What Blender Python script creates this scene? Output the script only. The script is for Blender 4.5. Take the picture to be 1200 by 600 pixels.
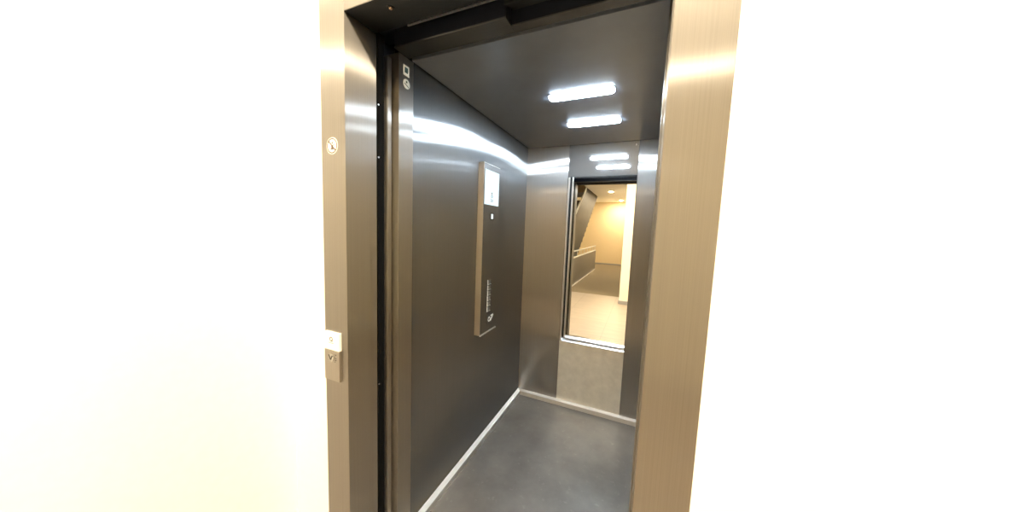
import bpy, bmesh, math, random
from mathutils import Vector, Matrix
random.seed(7)
S = bpy.context.scene
for o in list(bpy.data.objects):
    bpy.data.objects.remove(o)

# ------------------------------------------------------------------ camera, world, exposure
F_PX, YAW, PITCH, ROLL = 347.70, -0.4093, -0.0925, 0.0391
cam_d = bpy.data.cameras.new('camera')
cam = bpy.data.objects.new('camera', cam_d)
S.collection.objects.link(cam)
fwd = Vector((math.sin(YAW)*math.cos(PITCH), math.cos(YAW)*math.cos(PITCH), math.sin(PITCH)))
rgt = Vector((math.cos(YAW), -math.sin(YAW), 0))
up = rgt.cross(fwd)
r2 = math.cos(ROLL)*rgt + math.sin(ROLL)*up
u2 = -math.sin(ROLL)*rgt + math.cos(ROLL)*up
cam.matrix_world = Matrix(((r2.x, u2.x, -fwd.x, 0.8767), (r2.y, u2.y, -fwd.y, -0.6674),
                           (r2.z, u2.z, -fwd.z, 1.5114), (0, 0, 0, 1)))
cam_d.sensor_fit = 'HORIZONTAL'
cam_d.sensor_width = 36.0
cam_d.lens = F_PX/1200*36.0
cam_d.shift_x = -0.5/1200
cam_d.clip_start = 0.02
S.camera = cam

w = bpy.data.worlds.new('world')
S.world = w
w.use_nodes = True
w.node_tree.nodes['Background'].inputs[0].default_value = (0.02, 0.018, 0.015, 1)
w.node_tree.nodes['Background'].inputs[1].default_value = 0.2

S.view_settings.view_transform = 'Standard'
S.view_settings.look = 'None'
S.view_settings.gamma = 1.0
S.view_settings.use_curve_mapping = False
S.view_settings.exposure = 0.0
S.cycles.max_bounces = 16
S.cycles.glossy_bounces = 12
S.cycles.diffuse_bounces = 6
S.cycles.caustics_reflective = True
S.cycles.sample_clamp_indirect = 40.0
S.cycles.blur_glossy = 0.02
S.cycles.use_denoising = True

CAB_LAMP = 150.0           # radiance of the two lamps of the car
HALL_LAMP = 1150.0         # radiance of the downlights of the landing
CAB_COL = (0.74, 0.88, 1.0)
HALL_COL = (1.0, 0.835, 0.60)

# ------------------------------------------------------------------ measures (metres)
XL, XR, YB, H = -0.078, 1.022, 1.784, 2.200      # car: left wall, right wall, back wall, ceiling
W, ZH, JD = 0.90, 2.147, 0.1215                  # door opening, head height, jamb depth
YC = 0.368                                       # front edge of the car ceiling
HC = 2.885                                       # landing ceiling
YF = -10.2                                       # far wall of the hall

# ------------------------------------------------------------------ helpers
def link(o):
    S.collection.objects.link(o)
    return o

def obj(name, bm, m, parent=None, smooth=False):
    me = bpy.data.meshes.new(name)
    bmesh.ops.recalc_face_normals(bm, faces=bm.faces)
    bm.to_mesh(me)
    bm.free()
    if smooth:
        for p in me.polygons:
            p.use_smooth = True
    o = link(bpy.data.objects.new(name, me))
    if isinstance(m, (list, tuple)):
        for x in m:
            me.materials.append(x)
    else:
        me.materials.append(m)
    if parent is not None:
        o.parent = parent
        o.matrix_parent_inverse = Matrix.Translation(-parent.location)
    return o

def box(bm, a, b, bev=0.0, mi=0, seg=2):
    lo = [min(a[i], b[i]) for i in range(3)]
    hi = [max(a[i], b[i]) for i in range(3)]
    vs = [bm.verts.new((x, y, z)) for x in (lo[0], hi[0]) for y in (lo[1], hi[1]) for z in (lo[2], hi[2])]
    fs = [bm.faces.new([vs[i] for i in q]) for q in
          ((0, 1, 3, 2), (4, 6, 7, 5), (0, 4, 5, 1), (2, 3, 7, 6), (0, 2, 6, 4), (1, 5, 7, 3))]
    for f in fs:
        f.material_index = mi
    if bev > 0:
        es = list({e for f in fs for e in f.edges})
        r = bmesh.ops.bevel(bm, geom=es, offset=bev, segments=seg, affect='EDGES', profile=0.5)
        for f in r['faces']:
            f.material_index = mi
    return bm

def B(a, b, bev=0.0):
    return box(bmesh.new(), a, b, bev)

def prism(bm, pts, axis, lo, hi, mi=0):
    """outline pts (2-D) pulled along axis 0/1/2 between lo and hi"""
    def P(p, t):
        q = list(p)
        q.insert(axis, t)
        return q
    va = [bm.verts.new(P(p, lo)) for p in pts]
    vb = [bm.verts.new(P(p, hi)) for p in pts]
    n = len(pts)
    fs = [bm.faces.new(va), bm.faces.new(vb[::-1])]
    for i in range(n):
        fs.append(bm.faces.new((va[i], va[(i+1) % n], vb[(i+1) % n], vb[i])))
    for f in fs:
        f.material_index = mi
    return bm

def ring(bm, c, axis, r0, r1, lo, hi, n=40, mi=0):
    """annulus (or disc when r0 = 0) round c in the plane across axis"""
    pts = [(c[0]+r1*math.cos(2*math.pi*k/n), c[1]+r1*math.sin(2*math.pi*k/n)) for k in range(n)]
    if r0 <= 0:
        return prism(bm, pts, axis, lo, hi, mi)
    pin = [(c[0]+r0*math.cos(2*math.pi*k/n), c[1]+r0*math.sin(2*math.pi*k/n)) for k in range(n)]
    for k in range(n):
        j = (k+1) % n
        prism(bm, [pts[k], pts[j], pin[j], pin[k]], axis, lo, hi, mi)
    bmesh.ops.remove_doubles(bm, verts=bm.verts, dist=1e-6)
    return bm

def stroke(bm, p, q, wd, axis, lo, hi, mi=0):
    d = Vector((q[0]-p[0], q[1]-p[1]))
    d.normalize()
    n = Vector((-d.y, d.x))*wd/2
    return prism(bm, [(p[0]+n.x, p[1]+n.y), (q[0]+n.x, q[1]+n.y), (q[0]-n.x, q[1]-n.y), (p[0]-n.x, p[1]-n.y)], axis, lo, hi, mi)

def tube(bm, p, q, r, n=16):
    p, q = Vector(p), Vector(q)
    d = (q-p).normalized()
    a = d.orthogonal().normalized()
    b = d.cross(a)
    va = [bm.verts.new(p+r*(math.cos(t)*a+math.sin(t)*b)) for t in [2*math.pi*k/n for k in range(n)]]
    vb = [bm.verts.new(q+r*(math.cos(t)*a+math.sin(t)*b)) for t in [2*math.pi*k/n for k in range(n)]]
    bm.faces.new(va)
    bm.faces.new(vb[::-1])
    for i in range(n):
        bm.faces.new((va[i], va[(i+1) % n], vb[(i+1) % n], vb[i]))
    return bm

def empty(name, loc):
    o = link(bpy.data.objects.new(name, None))
    o.location = loc
    o.empty_display_size = 0.05
    return o

def thing(o, label, cat, group=None):
    o['label'] = label
    o['category'] = cat
    if group:
        o['group'] = group
    return o

def struct(o, label=None):
    o['kind'] = 'structure'
    if label:
        o['label'] = label
    return o

def dup_tree(o, delta):
    c = link(o.copy())
    c.location = o.location + delta
    for ch in list(o.children):
        d = link(ch.copy())
        d.parent = c
        d.matrix_parent_inverse = ch.matrix_parent_inverse.copy()
        for g in list(ch.children):
            e = link(g.copy())
            e.parent = d
            e.matrix_parent_inverse = g.matrix_parent_inverse.copy()
    return c

# ------------------------------------------------------------------ materials
def new_mat(name):
    m = bpy.data.materials.new(name)
    m.use_nodes = True
    nt = m.node_tree
    for n in list(nt.nodes):
        if n.type != 'OUTPUT_MATERIAL':
            nt.nodes.remove(n)
    return m, nt, nt.nodes['Material Output'] if 'Material Output' in nt.nodes else nt.nodes[0]

def N(nt, t, **kw):
    n = nt.nodes.new(t)
    for k, v in kw.items():
        setattr(n, k, v)
    return n

def noise(nt, scale=(1, 1, 1), s=5.0, detail=4.0, rough=0.6):
    g = N(nt, 'ShaderNodeNewGeometry')
    mp = N(nt, 'ShaderNodeMapping')
    mp.inputs['Scale'].default_value = scale
    nt.links.new(g.outputs['Position'], mp.inputs['Vector'])
    no = N(nt, 'ShaderNodeTexNoise')
    no.inputs['Scale'].default_value = s
    no.inputs['Detail'].default_value = detail
    no.inputs['Roughness'].default_value = rough
    nt.links.new(mp.outputs[0], no.inputs['Vector'])
    return no.outputs['Fac']

def ramp(nt, fac, a, b, p0=0.3, p1=0.7):
    r = N(nt, 'ShaderNodeValToRGB')
    r.color_ramp.elements[0].position = p0
    r.color_ramp.elements[1].position = p1
    r.color_ramp.elements[0].color = (*a, 1)
    r.color_ramp.elements[1].color = (*b, 1)
    nt.links.new(fac, r.inputs['Fac'])
    return r.outputs['Color']

def mrange(nt, fac, a, b):
    r = N(nt, 'ShaderNodeMath', operation='MULTIPLY_ADD')
    r.inputs[1].default_value = b-a
    r.inputs[2].default_value = a
    nt.links.new(fac, r.inputs[0])
    return r.outputs[0]

def brushed(name, col, grain=(0, 0, 1), rough=0.3, aniso=0.8, broad=0.25, broad_rough=0.55, var=0.05, smudge=0.0):
    """brushed stainless steel: a sharp lobe along the grain, spread across it"""
    m, nt, out = new_mat(name)
    sc = [420.0, 420.0, 420.0]
    ax = max(range(3), key=lambda i: abs(grain[i]))
    sc[ax] = 1.2
    g = noise(nt, tuple(sc), 1.0, 3.0, 0.7)
    c = ramp(nt, g, tuple(x*(1-var) for x in col), tuple(min(1, x*(1+var)) for x in col))
    gl = N(nt, 'ShaderNodeBsdfAnisotropic')
    gl.distribution = 'MULTI_GGX'
    gl.inputs['Anisotropy'].default_value = aniso
    t = N(nt, 'ShaderNodeCombineXYZ')
    for i in range(3):
        t.inputs[i].default_value = grain[i]
    nt.links.new(t.outputs[0], gl.inputs['Tangent'])
    nt.links.new(c, gl.inputs['Color'])
    if smudge > 0:
        sm = noise(nt, (1.5, 1.5, 0.6), 4.0, 6.0, 0.65)
        nt.links.new(mrange(nt, sm, rough, rough+smudge), gl.inputs['Roughness'])
    else:
        gl.inputs['Roughness'].default_value = rough
    g2 = N(nt, 'ShaderNodeBsdfAnisotropic')
    g2.inputs['Roughness'].default_value = broad_rough
    g2.inputs['Anisotropy'].default_value = 0.45
    nt.links.new(t.outputs[0], g2.inputs['Tangent'])
    nt.links.new(c, g2.inputs['Color'])
    mx = N(nt, 'ShaderNodeMixShader')
    mx.inputs[0].default_value = broad
    nt.links.new(gl.outputs[0], mx.inputs[1])
    nt.links.new(g2.outputs[0], mx.inputs[2])
    nt.links.new(mx.outputs[0], out.inputs['Surface'])
    return m

def plain(name, col, rough=0.5, metal=0.0, var=0.06, s=30.0, bump=0.0, spec=0.5, rvar=0.05):
    m, nt, out = new_mat(name)
    p = N(nt, 'ShaderNodeBsdfPrincipled')
    f = noise(nt, (1, 1, 1), s)
    nt.links.new(ramp(nt, f, tuple(x*(1-var) for x in col), tuple(min(1, x*(1+var)) for x in col)), p.inputs['Base Color'])
    nt.links.new(mrange(nt, f, max(0.0, rough-rvar), rough+rvar), p.inputs['Roughness'])
    p.inputs['Metallic'].default_value = metal
    p.inputs['Specular IOR Level'].default_value = spec
    if bump > 0:
        b = N(nt, 'ShaderNodeBump')
        b.inputs['Strength'].default_value = bump
        b.inputs['Distance'].default_value = 0.002
        nt.links.new(f, b.inputs['Height'])
        nt.links.new(b.outputs[0], p.inputs['Normal'])
    nt.links.new(p.outputs[0], out.inputs['Surface'])
    return m

def emit(name, col, strength):
    m, nt, out = new_mat(name)
    e = N(nt, 'ShaderNodeEmission')
    e.inputs[0].default_value = (*col, 1)
    e.inputs[1].default_value = strength
    nt.links.new(e.outputs[0], out.inputs['Surface'])
    return m

def vinyl_mat():
    m, nt, out = new_mat('grey_vinyl')
    p = N(nt, 'ShaderNodeBsdfPrincipled')
    a = noise(nt, (1, 1, 1), 3.0, 8.0, 0.62)
    c1 = ramp(nt, a, (0.077, 0.072, 0.066), (0.136, 0.128, 0.117), 0.33, 0.68)
    sp = noise(nt, (1, 1, 1), 26.0, 6.0, 0.55)
    c2 = ramp(nt, sp, (0, 0, 0), (0.06, 0.058, 0.052), 0.61, 0.78)
    add = N(nt, 'ShaderNodeMix', data_type='RGBA', blend_type='ADD')
    add.inputs[0].default_value = 1.0
    nt.links.new(c1, add.inputs[6])
    nt.links.new(c2, add.inputs[7])
    nt.links.new(add.outputs[2], p.inputs['Base Color'])
    p.inputs['Roughness'].default_value = 0.29
    nt.links.new(p.outputs[0], out.inputs['Surface'])
    return m

def tile_mat():
    m, nt, out = new_mat('cream_tiles')
    p = N(nt, 'ShaderNodeBsdfPrincipled')
    g = N(nt, 'ShaderNodeNewGeometry')
    mp = N(nt, 'ShaderNodeMapping')
    mp.inputs['Location'].default_value = (0.29, 0.15, 0)
    nt.links.new(g.outputs['Position'], mp.inputs['Vector'])
    br = N(nt, 'ShaderNodeTexBrick')
    br.offset = 0.0
    br.inputs['Scale'].default_value = 1.0
    br.inputs['Brick Width'].default_value = 0.72
    br.inputs['Row Height'].default_value = 0.72
    br.inputs['Mortar Size'].default_value = 0.004
    br.inputs['Color1'].default_value = (0.40, 0.345, 0.285, 1)
    br.inputs['Color2'].default_value = (0.435, 0.375, 0.305, 1)
    br.inputs['Mortar'].default_value = (0.30, 0.26, 0.21, 1)
    nt.links.new(mp.outputs[0], br.inputs['Vector'])
    v = noise(nt, (0.6, 3.0, 1), 4.0, 6.0, 0.6)
    c2 = ramp(nt, v, (0.86, 0.86, 0.86), (1.05, 1.05, 1.05))
    mu = N(nt, 'ShaderNodeMix', data_type='RGBA', blend_type='MULTIPLY')
    mu.inputs[0].default_value = 1.0
    nt.links.new(br.outputs['Color'], mu.inputs[6])
    nt.links.new(c2, mu.inputs[7])
    nt.links.new(mu.outputs[2], p.inputs['Base Color'])
    p.inputs['Roughness'].default_value = 0.38
    nt.links.new(p.outputs[0], out.inputs['Surface'])
    return m

STEEL = (0.60, 0.585, 0.565)
M = {}
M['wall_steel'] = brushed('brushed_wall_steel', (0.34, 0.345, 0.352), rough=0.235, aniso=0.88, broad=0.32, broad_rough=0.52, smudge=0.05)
M['back_steel_hall_lit'] = brushed('brushed_back_steel_hall_lit', (0.58, 0.55, 0.52), rough=0.235, aniso=0.88, broad=0.28, broad_rough=0.52, smudge=0.04)  # same steel as the walls, light from the hall put into its colour
M['plate_steel'] = brushed('brushed_plate_steel', (0.45, 0.435, 0.415), rough=0.28, aniso=0.85, broad=0.36, broad_rough=0.52)
M['housing_steel_hall_lit'] = brushed('brushed_panel_side_hall_lit', (0.62, 0.58, 0.53), rough=0.28, aniso=0.85, broad=0.35, broad_rough=0.52)  # steel lightened in colour for the hall light on the panel's side
M['jamb_steel'] = brushed('brushed_frame_steel', (0.35, 0.338, 0.322), rough=0.32, aniso=0.83, broad=0.36, broad_rough=0.52)
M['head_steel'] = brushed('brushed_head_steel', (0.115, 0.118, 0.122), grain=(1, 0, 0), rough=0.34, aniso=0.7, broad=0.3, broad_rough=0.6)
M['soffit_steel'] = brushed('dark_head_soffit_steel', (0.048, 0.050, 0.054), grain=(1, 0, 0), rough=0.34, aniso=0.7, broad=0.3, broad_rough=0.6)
M['polished'] = brushed('polished_panel_steel', (0.62, 0.61, 0.60), rough=0.045, aniso=0.0, broad=0.24, broad_rough=0.75, var=0.02)
M['linen'] = plain('satin_panel_steel', (0.80, 0.785, 0.73), rough=0.46, metal=1.0, var=0.08, s=14, rvar=0.06)
M['skirting'] = brushed('satin_skirting_aluminium', (0.88, 0.88, 0.87), grain=(0.94, 0, -0.34), rough=0.42, aniso=0.70, broad=0.25, broad_rough=0.5, var=0.03)
M['skirting_back'] = plain('pale_back_skirting', (0.46, 0.43, 0.39), rough=0.5, metal=0.3, var=0.02)
M['chrome'] = plain('bright_profile_metal', (0.80, 0.79, 0.77), rough=0.32, metal=1.0, var=0.02)
M['cab_ceiling'] = plain('dark_satin_ceiling', (0.22, 0.255, 0.32), rough=0.36, metal=0.3, var=0.06, s=6)
M['mirror'] = plain('mirror_silver', (0.90, 0.90, 0.88), rough=0.0, metal=1.0, var=0.0, rvar=0.0)
M['dark'] = plain('black_steel', (0.012, 0.012, 0.013), rough=0.55, var=0.1, spec=0.25)
M['navy'] = plain('dark_blue_grey_steel', (0.010, 0.012, 0.022), rough=0.5, var=0.15, spec=0.3)
M['rubber'] = plain('black_rubber', (0.004, 0.004, 0.004), rough=0.8, spec=0.05)
M['zinc'] = plain('zinc_plated_steel', (0.42, 0.41, 0.39), rough=0.3, metal=1.0)
M['vinyl'] = vinyl_mat()
M['plaster'] = plain('white_plaster', (0.88, 0.88, 0.87), rough=0.7, var=0.015, s=40, bump=0.05)
M['warm_plaster'] = plain('warm_white_plaster', (0.88, 0.82, 0.67), rough=0.7, var=0.015, s=40)
M['cream'] = plain('cream_plaster', (0.86, 0.70, 0.43), rough=0.7, var=0.02, s=30)
M['hall_ceiling'] = plain('hall_ceiling_paint', (0.90, 0.87, 0.80), rough=0.6, var=0.015)
M['tiles'] = tile_mat()
M['carpet'] = plain('brown_carpet', (0.24, 0.195, 0.125), rough=0.9, var=0.25, s=160, bump=0.4)
M['grey_skirting'] = plain('grey_skirting_paint', (0.33, 0.32, 0.31), rough=0.5)
M['stair_steel'] = plain('grey_stair_panel_paint', (0.21, 0.205, 0.195), rough=0.35, var=0.05, s=3)
M['stair_grey'] = plain('dark_grey_stair_panel_paint', (0.05, 0.05, 0.05), rough=0.5, var=0.05, s=3)
M['stair_dark'] = plain('brown_stair_soffit', (0.11, 0.085, 0.065), rough=0.6)
M['white_plastic'] = plain('white_plastic', (0.88, 0.88, 0.84), rough=0.35, var=0.01)
M['ink'] = plain('dark_ink', (0.03, 0.028, 0.026), rough=0.5)
M['brown_ink'] = plain('brown_ink', (0.09, 0.05, 0.04), rough=0.5)
M['green_ink'] = plain('dark_green_ink', (0.03, 0.08, 0.06), rough=0.5)
M['pale_print'] = plain('pale_sticker', (0.80, 0.82, 0.78), rough=0.4, var=0.02)
M['display'] = emit('lit_display', (0.80, 0.95, 1.0), 1.25)
M['cab_lamp'] = emit('cool_white_diffuser', CAB_COL, CAB_LAMP)
M['hall_lamp'] = emit('warm_white_diffuser', HALL_COL, HALL_LAMP)
M['lens'] = plain('detector_lens', (0.30, 0.20, 0.14), rough=0.15, metal=0.6)

# ================================================================== SETTING: landing
struct(obj('floor_tiles_landing', B((-2.4, -3.10, -0.05), (3.0, 0.13, 0.0)), M['tiles']))
struct(obj('floor_carpet_hall', B((-2.4, YF, -0.05), (3.0, -3.10, 0.001)), M['carpet']))
# front wall round the lift entrance
struct(obj('wall_front_side_left', B((-2.4, 0.0, 0), (-0.1132, JD, HC)), M['plaster']))
struct(obj('wall_front_side_right', B((W+0.1062, 0.0, 0), (3.0, JD, HC)), M['plaster']))
struct(obj('wall_front_above', B((-0.1132, 0.0, 2.33), (W+0.1062, JD, HC)), M['plaster']))
struct(obj('wall_niche_left', B((-0.48, -0.85, 0), (-0.30, 0.0, HC)), M['plaster']))
struct(obj('wall_hall_right', B((0.515, YF, 0), (3.0, -2.40, HC)), M['warm_plaster']))
struct(obj('wall_landing_right', B((3.0, -2.45, 0), (3.15, JD, HC)), M['warm_plaster']))
struct(obj('wall_hall_far', B((-2.4, YF-0.15, 0), (0.55, YF, HC)), M['cream']))
struct(obj('wall_hall_left', B((-2.55, YF-0.15, 0), (-2.4, JD, 5.2)), M['plaster']))
struct(obj('baseboard_hall_right', B((0.50, -10.1, 0.0), (3.0, -2.385, 0.075), 0.004), M['grey_skirting']))
struct(obj('baseboard_far', B((-2.38, YF, 0.0), (0.5, YF+0.015, 0.06), 0.003), M['grey_skirting']))
# hall ceiling with the stairwell opening on its left
hb = bmesh.new()
box(hb, (-0.835, YF, HC), (3.0, JD, HC+0.2))
box(hb, (-2.4, -4.75, HC), (-0.835, JD, HC+0.2))
box(hb, (-2.4, YF, HC), (-0.835, -8.15, HC+0.2))
struct(obj('ceiling_landing', hb, M['hall_ceiling']))
sb = bmesh.new()
box(sb, (-0.835, -8.3, HC+0.2), (-0.735, -4.6, 5.2))
box(sb, (-2.4, -4.75, HC+0.2), (-0.835, -4.65, 5.2))
box(sb, (-2.4, -8.25, HC+0.2), (-0.835, -8.15, 5.2))
box(sb, (-2.4, -8.3, 5.2), (-0.76, -4.6, 5.3))
struct(obj('wall_stairwell', sb, M['cream']))

# ================================================================== SETTING: lift car shell
struct(obj('floor', B((XL-0.02, 0.205, -0.05), (XR+0.02, YB+0.02, 0.0)), M['vinyl']), 'dark grey scuffed vinyl floor of the lift car')
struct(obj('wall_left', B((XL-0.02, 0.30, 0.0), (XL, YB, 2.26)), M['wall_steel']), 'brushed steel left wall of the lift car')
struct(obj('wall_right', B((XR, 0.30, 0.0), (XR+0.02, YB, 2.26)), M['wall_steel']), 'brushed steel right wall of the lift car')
wb = struct(obj('wall_back', B((XL-0.02, YB+0.004, 0.0), (XR+0.02, YB+0.03, 2.26)), M['dark']), 'back wall of the lift car')
obj('side_panel', B((XL, YB, 0.0), (0.2840, YB+0.004, 2.26)), M['back_steel_hall_lit'], wb)
obj('side_panel', B((0.8100, YB, 0.0), (XR, YB+0.004, 2.26)), M['back_steel_hall_lit'], wb)
obj('upper_panel', B((0.2855, YB, 1.946), (0.8085, YB+0.004, 2.26), 0.0008), M['polished'], wb)['label'] = 'polished steel panel above the mirror'
obj('lower_panel', B((0.2855, YB, 0.0), (0.8085, YB+0.004, 0.570), 0.0008), M['linen'], wb)['label'] = 'satin steel panel below the mirror'
struct(obj('ceiling', B((XL+0.007, YC, H), (XR-0.007, YB-0.007, H+0.015), 0.0015), M['cab_ceiling']), 'dark satin metal ceiling of the lift car')
struct(obj('ceiling_roof_deck', B((XL-0.02, 0.20, 2.26), (XR+0.02, YB+0.03, 2.30)), M['dark']))
# skirtings: 38 mm deep, 43 mm high at the wall, the top sloping towards the floor
SK, SH, SF = 0.0300, 0.0430, 0.0350
bm = bmesh.new()
vl = [(XL+0.0015, 0.0), (XL+SK, 0.0), (XL+SK, SF), (XL+0.0015, SH)]
def along_y(bm, pts, y0, y1):
    a = [bm.verts.new((p[0], y0, p[1])) for p in pts]
    b = [bm.verts.new((p[0], y1, p[1])) for p in pts]
    bm.faces.new(a)
    bm.faces.new(b[::-1])
    for i in range(4):
        bm.faces.new((a[i], a[(i+1) % 4], b[(i+1) % 4], b[i]))
    return bm
struct(obj('baseboard_left', along_y(bm, vl, 0.31, YB-0.002), M['skirting']), 'pale metal skirting along the left wall')
bm = bmesh.new()
vb_ = [(YB-0.0015, 0.0), (YB-SK, 0.0), (YB-SK, SF), (YB-0.0015, SH)]
struct(obj('baseboard_back', prism(bm, vb_, 0, XL+SK*0.6, XR-SK*0.6), M['skirting_back']), 'pale metal skirting along the back wall')
bm = bmesh.new()
vr = [(XR-0.0015, 0.0), (XR-SK, 0.0), (XR-SK, SF), (XR-0.0015, SH)]
struct(obj('baseboard_right', along_y(bm, vr, 0.31, YB-0.002), M['skirting_back']), 'pale metal skirting along the right wall')
# returns of the car front on both sides of its opening
struct(obj('trim_1', B((XL-0.02, 0.222, 0.0), (0.0, 0.300, ZH), 0.0015), M['jamb_steel']), 'brushed steel front return of the car')
struct(obj('trim_2', B((W, 0.222, 0.0), (XR+0.02, 0.300, ZH), 0.0015), M['jamb_steel']), 'brushed steel front return of the car, closing side')
hd = bmesh.new()
box(hd, (0.0, 0.197, ZH), (0.449, 0.272, ZH+0.006), 0.0015)
box(hd, (0.449, 0.238, ZH), (XR, 0.272, ZH+0.006), 0.0015)
struct(obj('trim_3', hd, M['head_steel']), 'steel head plate of the car front')
tb = bmesh.new()
box(tb, (0.0, 0.201, ZH+0.006), (0.445, 0.268, 2.2145))
box(tb, (0.445, 0.242, ZH+0.006), (XR, 0.268, 2.2145))
struct(obj('trim_6', tb, M['navy']), 'body over the head plate, coloured dark for its unlit face')  # dark colour stands in for the shade above the plate edge
struct(obj('trim_4', B((XL-0.02, 0.270, 2.216), (XR+0.02, YC+0.02, 2.26)), M['rubber']), 'dark shadow gap above the head plate')
struct(obj('trim_5', B((-0.6, 0.124, 2.215), (XR+0.1, 0.270, 2.26)), M['navy']), 'dark cover over the door gear')
# shaft sides behind the frame
sh = bmesh.new()
box(sh, (-0.75, JD, -0.05), (-0.70, 0.30, 2.35))
box(sh, (-0.75, 0.24, -0.05), (XL-0.02, 0.30, 2.35))
box(sh, (W+0.12, JD, -0.05), (W+0.16, 0.30, 2.35))
struct(obj('wall_shaft', sh, M['dark']))

# ================================================================== SETTING: door frame of the landing
door = struct(empty('door_1', (0.45, 0.0, 0.0)), 'brushed steel frame of the lift entrance')
jl = bmesh.new()
box(jl, (-0.1132, -0.0015, 0.0), (0.0, 0.095, 2.33), 0.0015)
box(jl, (-0.1132, 0.0955, 0.0), (-0.0025, JD, 2.33), 0.001)
obj('jamb', jl, M['jamb_steel'], door)
jr = bmesh.new()
box(jr, (W, -0.0015, 0.0), (W+0.1062, 0.095, 2.33), 0.0015)
box(jr, (W+0.0025, 0.0955, 0.0), (W+0.1062, JD, 2.33), 0.001)
obj('jamb', jr, M['jamb_steel'], door)
obj('head', B((0.0005, -0.0015, ZH), (W-0.0005, 0.022, 2.33), 0.0015), M['jamb_steel'], door)
obj('head_soffit', B((0.0005, 0.0002, ZH-0.0006), (W-0.0005, 0.113, ZH+0.02), 0.0006), M['soffit_steel'], door)
sl = bmesh.new()
box(sl, (-0.05, 0.0, -0.03), (W+0.05, 0.155, 0.003))
for yy in (0.128, 0.143):
    box(sl, (-0.05, yy, 0.003), (W+0.05, yy+0.004, 0.005))
box(sl, (-0.05, 0.165, -0.03), (W+0.05, 0.222, 0.003))
obj('sill', sl, M['zinc'], door)

# ================================================================== THINGS: doors and door gear
ld = empty('landing_door_leaf', (-0.25, 0.14, 0.0))
thing(ld, 'retracted landing door leaf with black edge, in the slot behind the left jamb', 'lift door')
obj('leaf', B((-0.55, 0.130, 0.006), (-0.012, 0.155, 2.165), 0.001), M['dark'], ld)
obj('edge_strip', B((-0.012, 0.128, 0.006), (-0.004, 0.157, 2.165), 0.0015), M['rubber'], ld)
for zz in (1.925, 1.745, 0.900):
    bm = bmesh.new()
    ring(bm, (0.131, zz), 0, 0, 0.0028, -0.0042, -0.0024, 12)
    obj('screw', bm, M['chrome'], ld)
cd = empty('car_door_leaf', (-0.25, 0.19, 0.0))
thing(cd, 'retracted car door leaf with steel edge, just in front of the car front return', 'lift door')
obj('leaf', B((-0.55, 0.186, 0.006), (-0.046, 0.204, 2.12), 0.001), M['dark'], cd)
obj('edge_strip', B((-0.050, 0.184, 0.006), (-0.017, 0.206, 2.12), 0.004), M['jamb_steel'], cd)

tr = empty('door_track', (0.45, 0.14, 2.19))
thing(tr, 'dark door track with a thin bright lower edge in the slot above the entrance', 'door track')
obj('beam', B((-0.5, 0.124, 2.182), (XR+0.06, 0.163, 2.214), 0.001), M['navy'], tr)
obj('lower_edge', B((0.10, 0.157, 2.1765), (XR+0.06, 0.1615, 2.1820), 0.0006), M['chrome'], tr)
for bx_, by_ in ((0.168, 0.124), (0.313, 0.127), (0.470, 0.127), (0.620, 0.127)):
    bm = bmesh.new()
    ring(bm, (bx_, by_+0.022), 2, 0, 0.005, 2.174, 2.182, 6)
    obj('bolt', bm, M['zinc'], tr)
hg = empty('door_hanger', (0.7, 0.215, 2.18))
thing(hg, 'dark steel hanger rail of the car door, beside the step in the head plate', 'door hanger')
obj('rail', B((0.440, 0.198, 2.186), (XR+0.06, 0.212, 2.2149), 0.001), M['soffit_steel'], hg)
obj('hanger_plate', B((0.452, 0.213, 2.190), (XR+0.06, 0.234, 2.2149), 0.001), M['soffit_steel'], hg)

# ================================================================== THINGS: inside the car
def lamp(y0, y1, label):
    x0, x1 = 0.378, 0.702
    cy, r = (y0+y1)/2, (y1-y0)/2
    t = empty('ceiling_light', ((x0+x1)/2, cy, H))
    thing(t, label, 'ceiling light', 'light bars in the lift ceiling')
    def stadium(x0, x1, r, n=12):
        pts = []
        rc = min(r, 0.022)
        for cx_, cy_, a0 in ((x1-rc, cy+r-rc, 0), (x0+rc, cy+r-rc, 90), (x0+rc, cy-r+rc, 180), (x1-rc, cy-r+rc, 270)):
            for k in range(n+1):
                a = math.radians(a0+90*k/n)
                pts.append((cx_+rc*math.cos(a), cy_+rc*math.sin(a)))
        return pts
    fr = bmesh.new()
    po, pi_ = stadium(x0-0.006, x1+0.006, r+0.006), stadium(x0, x1, r)
    n = len(po)
    for k in range(n):
        j = (k+1) % n
        prism(fr, [po[k], po[j], pi_[j], pi_[k]], 2, H-0.0025, H)
    bmesh.ops.remove_doubles(fr, verts=fr.verts, dist=1e-6)
    obj('frame', fr, M['cab_ceiling'], t)
    df = bmesh.new()
    prism(df, stadium(x0+0.0005, x1-0.0005, r-0.0005), 2, H-0.0065, H-0.0002)
    obj('diffuser', df, M['cab_lamp'], t)
    return t
lamp(0.858, 0.926, 'lit white light bar in the lift ceiling, the one nearer the entrance')
lamp(1.277, 1.350, 'lit white light bar in the lift ceiling, the one nearer the mirror')

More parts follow.
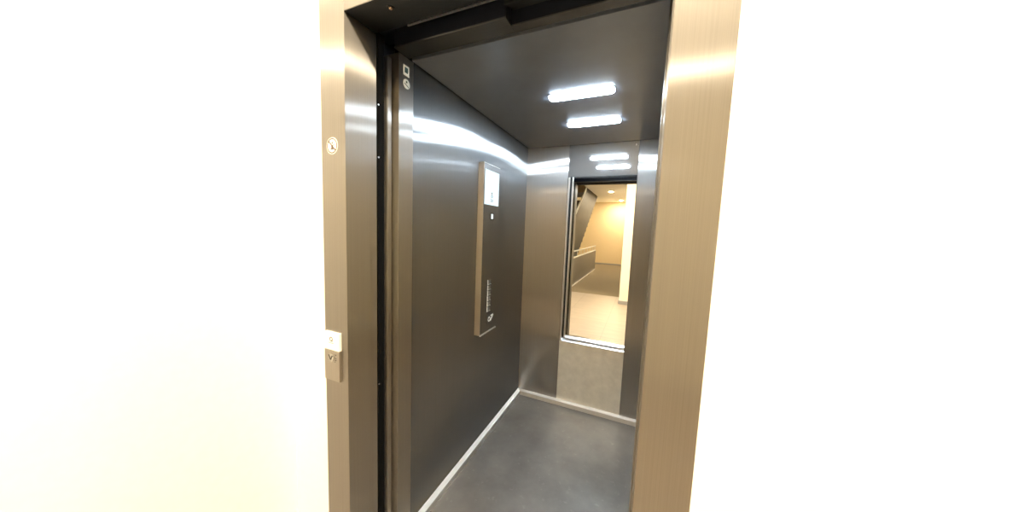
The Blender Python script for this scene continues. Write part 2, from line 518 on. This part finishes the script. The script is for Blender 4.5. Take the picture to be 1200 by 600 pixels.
mr = empty('wall_mirror', (0.547, YB, 0.57))
thing(mr, 'tall mirror in a slim metal frame on the back wall of the lift', 'mirror')
obj('glass', B((0.3345, YB-0.009, 0.630), (0.8085, YB-0.001, 1.9320), 0.0008), M['mirror'], mr)
fl = bmesh.new()
box(fl, (0.2900, YB-0.016, 0.572), (0.3050, YB, 1.944), 0.002)
box(fl, (0.3225, YB-0.016, 0.605), (0.3340, YB, 1.944), 0.002)
fst = obj('frame_stile', fl, M['chrome'], mr)
obj('groove', B((0.3050, YB-0.007, 0.605), (0.3225, YB, 1.944)), M['dark'], fst)
fb = bmesh.new()
for x0_, z0_, z1_ in ((0.3055, 0.571, 0.598), (0.3345, 0.604, 0.629)):
    prism(fb, [(YB, z0_), (YB-0.022, z0_), (YB-0.022, z0_+0.004), (YB-0.001, z1_), (YB, z1_)], 0, x0_, 0.8085)
frl = obj('frame_rail', fb, M['chrome'], mr)
obj('groove', B((0.3230, YB-0.007, 0.5985), (0.8085, YB, 0.6035)), M['dark'], frl)
ft = bmesh.new()
box(ft, (0.3345, YB-0.0095, 1.9345), (0.6000, YB, 1.9440), 0.0005)
box(ft, (0.6000, YB-0.0105, 1.9325), (0.8085, YB, 1.9455), 0.0005)
obj('head_reflection_strip', ft, M['dark'], mr)  # dark stepped strip stands in for the door head's reflection
bm = bmesh.new()
ring(bm, (0.786, 2.170), 1, 0, 0.0055, YB-0.003, YB, 16)
thing(obj('wall_screw', bm, M['chrome']), 'small bright screw head high on the panel above the mirror', 'screw')

# car operating panel
CX0 = XL + 0.040
cp = empty('control_panel', (XL, 1.067, 0.81))
thing(cp, 'tall raised steel control panel with display and buttons on the left wall of the lift', 'control panel')
bm = bmesh.new()
box(bm, (XL, 0.956, 0.812), (CX0, 1.180, 1.912), 0.0025)
obj('housing', bm, M['housing_steel_hall_lit'], cp)
obj('face_plate', B((CX0, 0.960, 0.818), (CX0+0.0015, 1.176, 1.907), 0.0006), M['wall_steel'], cp)
F0 = CX0+0.0015
ds = obj('display', B((F0, 0.966, 1.656), (F0+0.002, 1.160, 1.872), 0.0006), M['display'], cp)
ds['label'] = 'lit white display'
bm = bmesh.new()
ring(bm, (1.062, 1.712), 0, 0.006, 0.010, F0+0.002, F0+0.0026, 20)
ring(bm, (1.062, 1.731), 0, 0, 0.006, F0+0.002, F0+0.0026, 20)
for k in range(3):
    stroke(bm, (1.045, 1.692-0.007*k), (1.079, 1.692-0.007*k), 0.0025, 0, F0+0.002, F0+0.0026)
obj('pictogram', bm, M['ink'], ds)
ind = obj('indicator', B((F0, 1.052, 1.562), (F0+0.0012, 1.100, 1.606), 0.0004), M['rubber'], cp)
obj('indicator_window', B((F0+0.0012, 1.060, 1.567), (F0+0.002, 1.090, 1.601), 0.0003), M['white_plastic'], ind)
for k in range(6):
    z = 1.150-0.0365*k
    b_ = obj('floor_button', B((F0, 1.048, z-0.013), (F0+0.0035, 1.082, z+0.013), 0.0015), M['zinc'], cp)
    bm = bmesh.new()
    box(bm, (F0, 1.042, z-0.0165), (F0+0.002, 1.0465, z+0.0165))
    box(bm, (F0, 1.0465, z-0.0165), (F0+0.002, 1.090, z-0.0135))
    obj('button_edge_highlight', bm, M['white_plastic'], b_)  # white L drawn as the light along the button's edges
ky = obj('alarm_button', B((F0, 1.045, 0.868), (F0+0.004, 1.135, 0.925), 0.0015), M['ink'], cp)
bm = bmesh.new()
ring(bm, (1.072, 0.896), 0, 0.010, 0.017, F0+0.004, F0+0.0052, 24)
stroke(bm, (1.090, 0.880), (1.128, 0.917), 0.012, 0, F0+0.004, F0+0.0052)
stroke(bm, (1.094, 0.915), (1.128, 0.917), 0.008, 0, F0+0.004, F0+0.0052)
obj('bell_mark', bm, M['white_plastic'], ky)
obj('lower_edge', B((CX0-0.002, 0.957, 0.808), (F0+0.004, 1.180, 0.8145), 0.001), M['chrome'], cp)

# stickers on the car return
sq = empty('square_sticker', (0.0, 0.259, 2.098))
thing(sq, 'small square sticker with a pale frame high on the car front return', 'sticker')
bm = bmesh.new()
box(bm, (0.0, 0.244, 2.079), (0.0008, 0.274, 2.116))
obj('backing', bm, M['pale_print'], sq)
bm = bmesh.new()
box(bm, (0.0008, 0.2505, 2.0890), (0.0012, 0.2675, 2.1090))
obj('picture', bm, M['green_ink'], sq)
rs = empty('round_sticker', (0.0, 0.262, 2.050))
thing(rs, 'small round pale sticker below the square one on the car front return', 'sticker')
bm = bmesh.new()
ring(bm, (0.261, 2.050), 0, 0, 0.0175, 0.0, 0.0008, 32)
obj('backing', bm, M['pale_print'], rs)
bm = bmesh.new()
ring(bm, (0.261, 2.057), 0, 0, 0.004, 0.0008, 0.0012, 14)
stroke(bm, (0.250, 2.050), (0.272, 2.040), 0.003, 0, 0.0008, 0.0012)
obj('picture', bm, M['green_ink'], rs)

# ================================================================== THINGS: on the landing frame
Y0 = -0.0015
ns = empty('prohibition_sticker', (-0.060, Y0, 1.754))
thing(ns, 'round prohibition sticker with a struck-out pictogram on the left jamb', 'sticker')
bm = bmesh.new()
ring(bm, (-0.0605, 1.754), 1, 0, 0.0265, Y0-0.0006, Y0, 40)
obj('backing', bm, M['pale_print'], ns)
bm = bmesh.new()
ring(bm, (-0.0605, 1.754), 1, 0.0205, 0.0240, Y0-0.0010, Y0-0.0006, 40)
stroke(bm, (-0.0765, 1.769), (-0.0445, 1.739), 0.0040, 1, Y0-0.0011, Y0-0.0006)
obj('ban_ring', bm, M['brown_ink'], ns)
bm = bmesh.new()
stroke(bm, (-0.0605, 1.757), (-0.0605, 1.742), 0.0075, 1, Y0-0.0009, Y0-0.0006)
ring(bm, (-0.0595, 1.763), 1, 0, 0.0035, Y0-0.0009, Y0-0.0006, 14)
stroke(bm, (-0.0690, 1.744), (-0.0520, 1.744), 0.0025, 1, Y0-0.0009, Y0-0.0006)
stroke(bm, (-0.0590, 1.753), (-0.0500, 1.758), 0.0025, 1, Y0-0.0009, Y0-0.0006)
obj('figure', bm, M['brown_ink'], ns)

cl = empty('call_panel', (-0.066, Y0, 0.965))
thing(cl, 'steel call panel with a down arrow button under a white sign on the left jamb', 'call panel')
obj('plate', B((-0.1035, Y0-0.010, 0.966), (-0.0290, Y0, 1.0740), 0.0012), M['plate_steel'], cl)
sg = obj('sign_plate', B((-0.1035, Y0-0.0105, 1.0745), (-0.0290, Y0, 1.1360), 0.0012), M['white_plastic'], cl)
sg['label'] = 'white sign plate'
bm = bmesh.new()
ring(bm, (-0.0680, 1.1130), 1, 0.0050, 0.0078, Y0-0.0110, Y0-0.0105, 28)
stroke(bm, (-0.0640, 1.1075), (-0.0600, 1.1050), 0.0025, 1, Y0-0.0110, Y0-0.0105)
stroke(bm, (-0.0800, 1.1000), (-0.0560, 1.0990), 0.0014, 1, Y0-0.0110, Y0-0.0105)
obj('symbol', bm, M['ink'], sg)
bm = bmesh.new()
ring(bm, (-0.0700, 1.0480), 1, 0, 0.0150, Y0-0.0120, Y0-0.0100, 32)
bt = obj('call_button', bm, M['zinc'], cl)
bm = bmesh.new()
stroke(bm, (-0.0790, 1.0570), (-0.0700, 1.0405), 0.0042, 1, Y0-0.0126, Y0-0.0120)
stroke(bm, (-0.0610, 1.0570), (-0.0700, 1.0405), 0.0042, 1, Y0-0.0126, Y0-0.0120)
obj('down_arrow', bm, M['ink'], bt)
bm = bmesh.new()
for k in range(5):
    ring(bm, (-0.0500, 1.0600-0.0060*k), 1, 0, 0.0014, Y0-0.0110, Y0-0.0100, 8)
for k in (0, 2, 3):
    ring(bm, (-0.0450, 1.0600-0.0060*k), 1, 0, 0.0014, Y0-0.0110, Y0-0.0100, 8)
obj('braille', bm, M['ink'], cl)

dl = empty('head_detector', (0.147, 0.040, ZH))
thing(dl, 'small round detector lens in the underside of the entrance head', 'detector')
bm = bmesh.new()
ring(bm, (0.147, 0.040), 2, 0.006, 0.011, ZH-0.003, ZH, 24)
obj('collar', bm, M['dark'], dl)
bm = bmesh.new()
bmesh.ops.create_uvsphere(bm, u_segments=16, v_segments=10, radius=0.006, matrix=Matrix.Translation((0.147, 0.040, ZH-0.0015)))
obj('lens', bm, M['lens'], dl, smooth=True)

# ================================================================== THINGS: the hall that the mirror shows
def downlight(x, y, label):
    t = empty('downlight', (x, y, HC))
    thing(t, label, 'ceiling light', 'round downlights of the hall')
    bm = bmesh.new()
    ring(bm, (x, y), 2, 0.069, 0.082, HC-0.006, HC, 40)
    obj('rim', bm, M['white_plastic'], t)
    bm = bmesh.new()
    ring(bm, (x, y), 2, 0, 0.069, HC-0.004, HC-0.0005, 40)
    obj('diffuser', bm, M['hall_lamp'], t)
    return t
dproto = downlight(-0.21, -6.50, 'round downlight seen in the mirror above the middle of the corridor')
def dl2(x, y, label):
    c = dup_tree(dproto, Vector((x+0.21, y+6.50, 0)))
    c['label'] = label
dl2(-0.08, -9.50, 'round downlight seen in the mirror against the far corridor wall')
dl2(-0.23, -1.96, 'round downlight over the tiles in the middle of the landing')
dl2(0.55, -0.75, 'added unseen downlight close before the lift entrance')  # added lamp out of view, brightens the walls round the entrance
dl2(1.75, -0.75, 'added unseen downlight close to the wall beside the lift entrance')  # another added lamp out of view, brightens the wall on the right

# balustrade: low solid parapet with a handrail on brackets
bl = empty('balustrade', (-0.80, -5.6, 0.0))
thing(bl, 'low grey parapet with a pale handrail along the stairwell, seen in the mirror', 'balustrade')
obj('panel', B((-0.86, -7.95, 0.0), (-0.785, -3.15, 0.765), 0.003), M['stair_steel'], bl)
obj('base_strip', B((-0.785, -7.95, 0.0), (-0.775, -3.15, 0.035), 0.002), M['plaster'], bl)
obj('cap', B((-0.865, -7.955, 0.765), (-0.78, -3.145, 0.785), 0.003), M['white_plastic'], bl)
bm = bmesh.new()
tube(bm, (-0.82, -8.05, 0.950), (-0.82, -3.10, 0.950), 0.018)
obj('handrail', bm, M['white_plastic'], bl, smooth=True)
for k in range(9):
    yk = -7.9+0.58*k
    bm = bmesh.new()
    tube(bm, (-0.82, yk, 0.785), (-0.82, yk, 0.945), 0.009, 10)
    obj('bracket', bm, M['chrome'], bl, smooth=True)

# stair flight rising away from the lift
st = empty('stair_flight', (-1.5, -5.5, 0.0))
thing(st, 'stair flight with grey side panel rising to the upper floor, seen in the mirror', 'stairs')
SL = 1.90/3.10
def zl(y):
    return 0.97+(-5.10-y)*SL
def zu(y):
    return 1.80+(-3.89-y)*SL*1.03
bm = bmesh.new()
prism(bm, [(-3.56, 0.02), (-8.30, zl(-8.30)), (-8.10, 4.2), (-3.56, zu(-3.56))], 0, -0.95, -0.90)
obj('side_panel', bm, M['stair_grey'], st)
bm = bmesh.new()
prism(bm, [(-3.56, 0.02), (-8.10, zl(-8.10)), (-8.10, 4.2), (-3.56, zu(-3.56))], 0, -2.20, -2.15)
obj('side_panel', bm, M['stair_dark'], st)
bm = bmesh.new()
a, b = (-3.50, zu(-3.50)+0.05), (-7.9, zu(-7.9)+0.05)
tube(bm, (-0.872, a[0], a[1]), (-0.872, b[0], b[1]), 0.024)
obj('handrail', bm, M['white_plastic'], st, smooth=True)
bm = bmesh.new()
for k in range(16):
    y1 = -3.60-0.275*k
    z1 = 0.17*(k+1)
    box(bm, (-2.15, y1-0.30, z1-0.20), (-0.95, y1, z1))
obj('steps', bm, M['stair_dark'], st)
